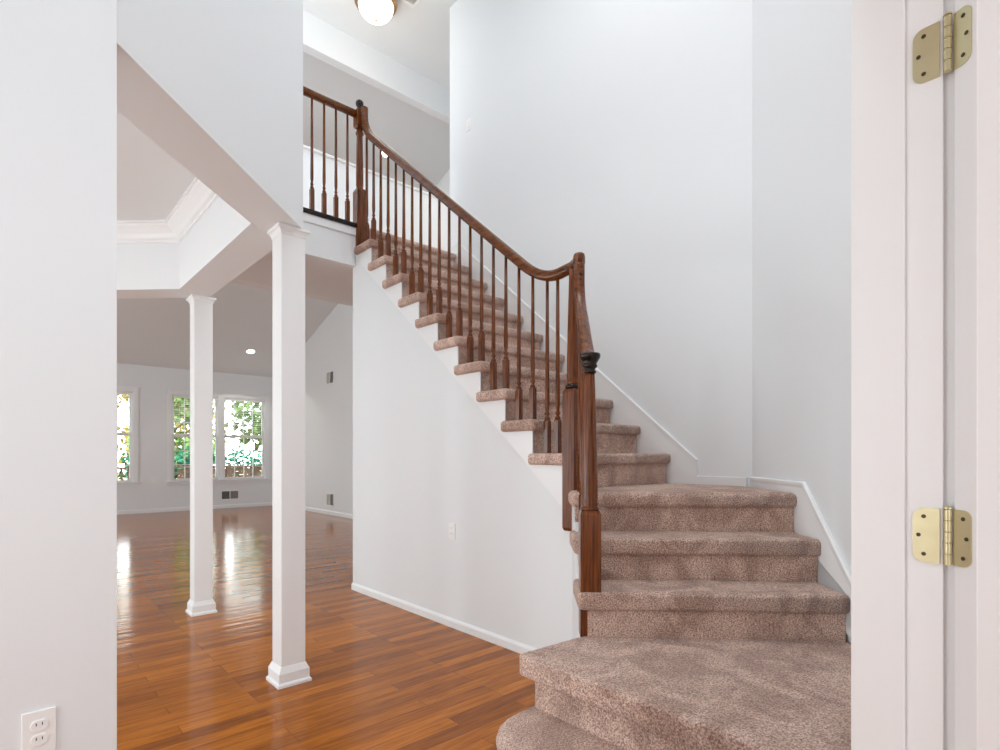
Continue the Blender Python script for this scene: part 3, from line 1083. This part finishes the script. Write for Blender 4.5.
# ------------------------------------------------------------------ lights in the place
lx, ly = 2.83, 5.0
dm = thing('ceiling_light', 'lit frosted dome light with a bronze ring on the hall ceiling', 'light', (lx, ly, ZC))
MB().lathe([(0.15, ZC), (0.168, ZC - 0.02), (0.20, ZC - 0.07), (0.212, ZC - 0.085), (0.212, ZC - 0.10), (0.20, ZC - 0.118), (0.178, ZC - 0.124), (0.16, ZC - 0.115)], (lx, ly, 0), 40).build('ring', M_BRONZE, dm)
pr = []
for k in range(15):
    a = math.radians(90 * k / 14)
    pr.append((0.176 * math.cos(a) + 0.0008, ZC - 0.115 - 0.15 * math.sin(a)))
MB().lathe(pr, (lx, ly, 0), 40).build('glass_shade', M_DOME, dm)
MB().lathe([(0.004, ZC - 0.262), (0.014, ZC - 0.268), (0.006, ZC - 0.276), (0.011, ZC - 0.286), (0.003, ZC - 0.298)], (lx, ly, 0), 16).build('finial', M_BRONZE, dm)
pl = bpy.data.lights.new('dome_bulb', 'POINT')
pl.energy = 4.5
pl.color = (1.0, 0.93, 0.82)
pl.shadow_soft_size = 0.12
po = bpy.data.objects.new('dome_bulb', pl)
C.objects.link(po)
po.location = (lx, ly, ZC - 0.44)


def downlight(x, y, label):
    z = vault(y)
    n = Vector((0, -0.347, -1)).normalized()
    o = Vector((x, y, z))
    t = thing('recessed_light', label, 'light', o, 'recessed lights in the sloped ceiling')
    a, b = Vector((1, 0, 0)), n.cross(Vector((1, 0, 0)))
    ring = lambda r: [(r * math.cos(2 * math.pi * k / 28), r * math.sin(2 * math.pi * k / 28)) for k in range(28)]
    MB().slab(ring(0.105), o, a, b, n, 0.0, 0.006).build('trim_ring', M_PLATE, t)
    MB().slab(ring(0.08), o, a, b, n, 0.006, 0.010).build('lens', M_LENS, t)
    s = bpy.data.lights.new('downlight_bulb', 'SPOT')
    s.energy = 25
    s.spot_size = math.radians(110)
    s.color = (1, 0.95, 0.88)
    so = bpy.data.objects.new('downlight_bulb', s)
    C.objects.link(so)
    so.location = o + n * 0.05


downlight(4.05, 6.84, 'lit recessed light glimpsed behind the stair handrail balusters')
downlight(4.07, 12.59, 'lit recessed light in the sloped ceiling above the far windows')

# ------------------------------------------------------------------ outdoors beyond the windows
random.seed(7)
struct(MB().box(-25, 30, 13.83, 70, -0.9, -0.6).build('ground', M_GROUND))
dk = struct(MB().box(-3, 9, 13.83, 17.2, -0.2, -0.05).build('floor_deck', M_DECK))
fn = thing('deck_fence', 'low brown wooden fence outside the far windows', 'fence', (3.0, 17.1, -0.05))
for k in range(7):
    x = -2.9 + k * 1.95
    MB().box(x - 0.05, x + 0.05, 17.05, 17.15, -0.05, 0.88).build('post', M_DECK, fn)
MB().box(-2.9, 8.8, 17.03, 17.17, 0.86, 0.91).build('top_rail', M_DECK, fn)
bd = MB()
for k in range(9):
    bd.box(3.6, 8.8, 17.08, 17.10, -0.02 + k * 0.097, 0.06 + k * 0.097)
bd.build('board_panel', M_DECK, fn)
bd = MB()
for k in range(46):
    bd.box(-2.85 + k * 0.14, -2.81 + k * 0.14, 17.08, 17.12, 0.0, 0.86)
bd.build('picket_panel', M_DECK, fn)


def leaf_mesh(mb, c, rx, ry, rz, count, size):
    for _ in range(count):
        while True:
            p = Vector((random.uniform(-1, 1), random.uniform(-1, 1), random.uniform(-1, 1)))
            if p.length <= 1:
                break
        q = Vector((c[0] + p.x * rx, c[1] + p.y * ry, c[2] + p.z * rz))
        u = Vector((random.gauss(0, 1), random.gauss(0, 1), random.gauss(0, 1))).normalized()
        w = u.cross(Vector((random.gauss(0, 1), random.gauss(0, 1), random.gauss(0, 1)))).normalized()
        s = size * random.uniform(0.6, 1.3)
        mb.add([q - u * s, q + w * s * 0.5, q + u * s, q - w * s * 0.5], [(0, 1, 2, 3)])


def tree(x, y, h, r, mat, label, cat='tree'):
    t = thing('tree', label, cat, (x, y, -0.6), 'trees beyond the deck')
    tr = MB()
    tr.lathe([(0.16, -0.6), (0.12, 0.3), (0.09, h * 0.5), (0.04, h * 0.85)], (x, y, 0), 10)
    for k in range(5):
        a = random.uniform(0, 6.28)
        z = h * random.uniform(0.25, 0.6)
        tr.sweep([((x, y, z), (1, 0)), ((x + math.cos(a) * r * 0.7, y + math.sin(a) * r * 0.7, z + r * 0.6), (1, 0))],
                 [(0.03, 0.0), (0.0, 0.03), (-0.03, 0), (0, -0.03)])
    tr.build('trunk', M_BARK, t)
    lf = MB()
    for k in range(12):
        a, rr = random.uniform(0, 6.28), r * random.uniform(0.1, 0.75)
        leaf_mesh(lf, (x + rr * math.cos(a), y + rr * math.sin(a), h * random.uniform(0.15, 0.95)), r * 0.55, r * 0.55, r * 0.45, 130, 0.17)
    lf.build('crown', mat, t)


for a in [(-2.6, 24, 6.4, 2.2, M_LEAF_Y, 'yellow leaved tree seen through the cut-off window at the near wall'),
          (0.0, 20.5, 4.4, 1.5, M_LEAF_Y, 'small yellow tree close behind the picket part of the fence'),
          (2.0, 26, 6.4, 2.0, M_LEAF_Y, 'pale yellow tree outside, left behind the double window'),
          (4.4, 21.8, 5.0, 1.7, M_LEAF_G, 'green tree outside beside the farther column'),
          (6.6, 28.5, 6.6, 2.3, M_LEAF_Y, 'yellow green tree in the middle of the window between the columns'),
          (8.2, 22.5, 5.0, 1.7, M_LEAF_G, 'green tree in the window between the columns, toward its right side'),
          (12.0, 30, 6.8, 2.4, M_LEAF_Y, 'large yellow tree farthest out behind the window between the columns'),
          (-5.0, 29, 7.0, 2.8, M_LEAF_G, 'large green tree farthest out behind the cut-off window')]:
    tree(*a)
hg = thing('hedge', 'blue green hedge behind the low wooden fence', 'hedge', (6.0, 18.6, -0.6))
hm = MB()
for k in range(22):
    leaf_mesh(hm, (2.8 + k * 0.36, 18.5, 0.55 + 0.1 * math.sin(k * 1.7)), 0.4, 0.4, 0.9, 260, 0.09)
hm.build('foliage', M_LEAF_T, hg)
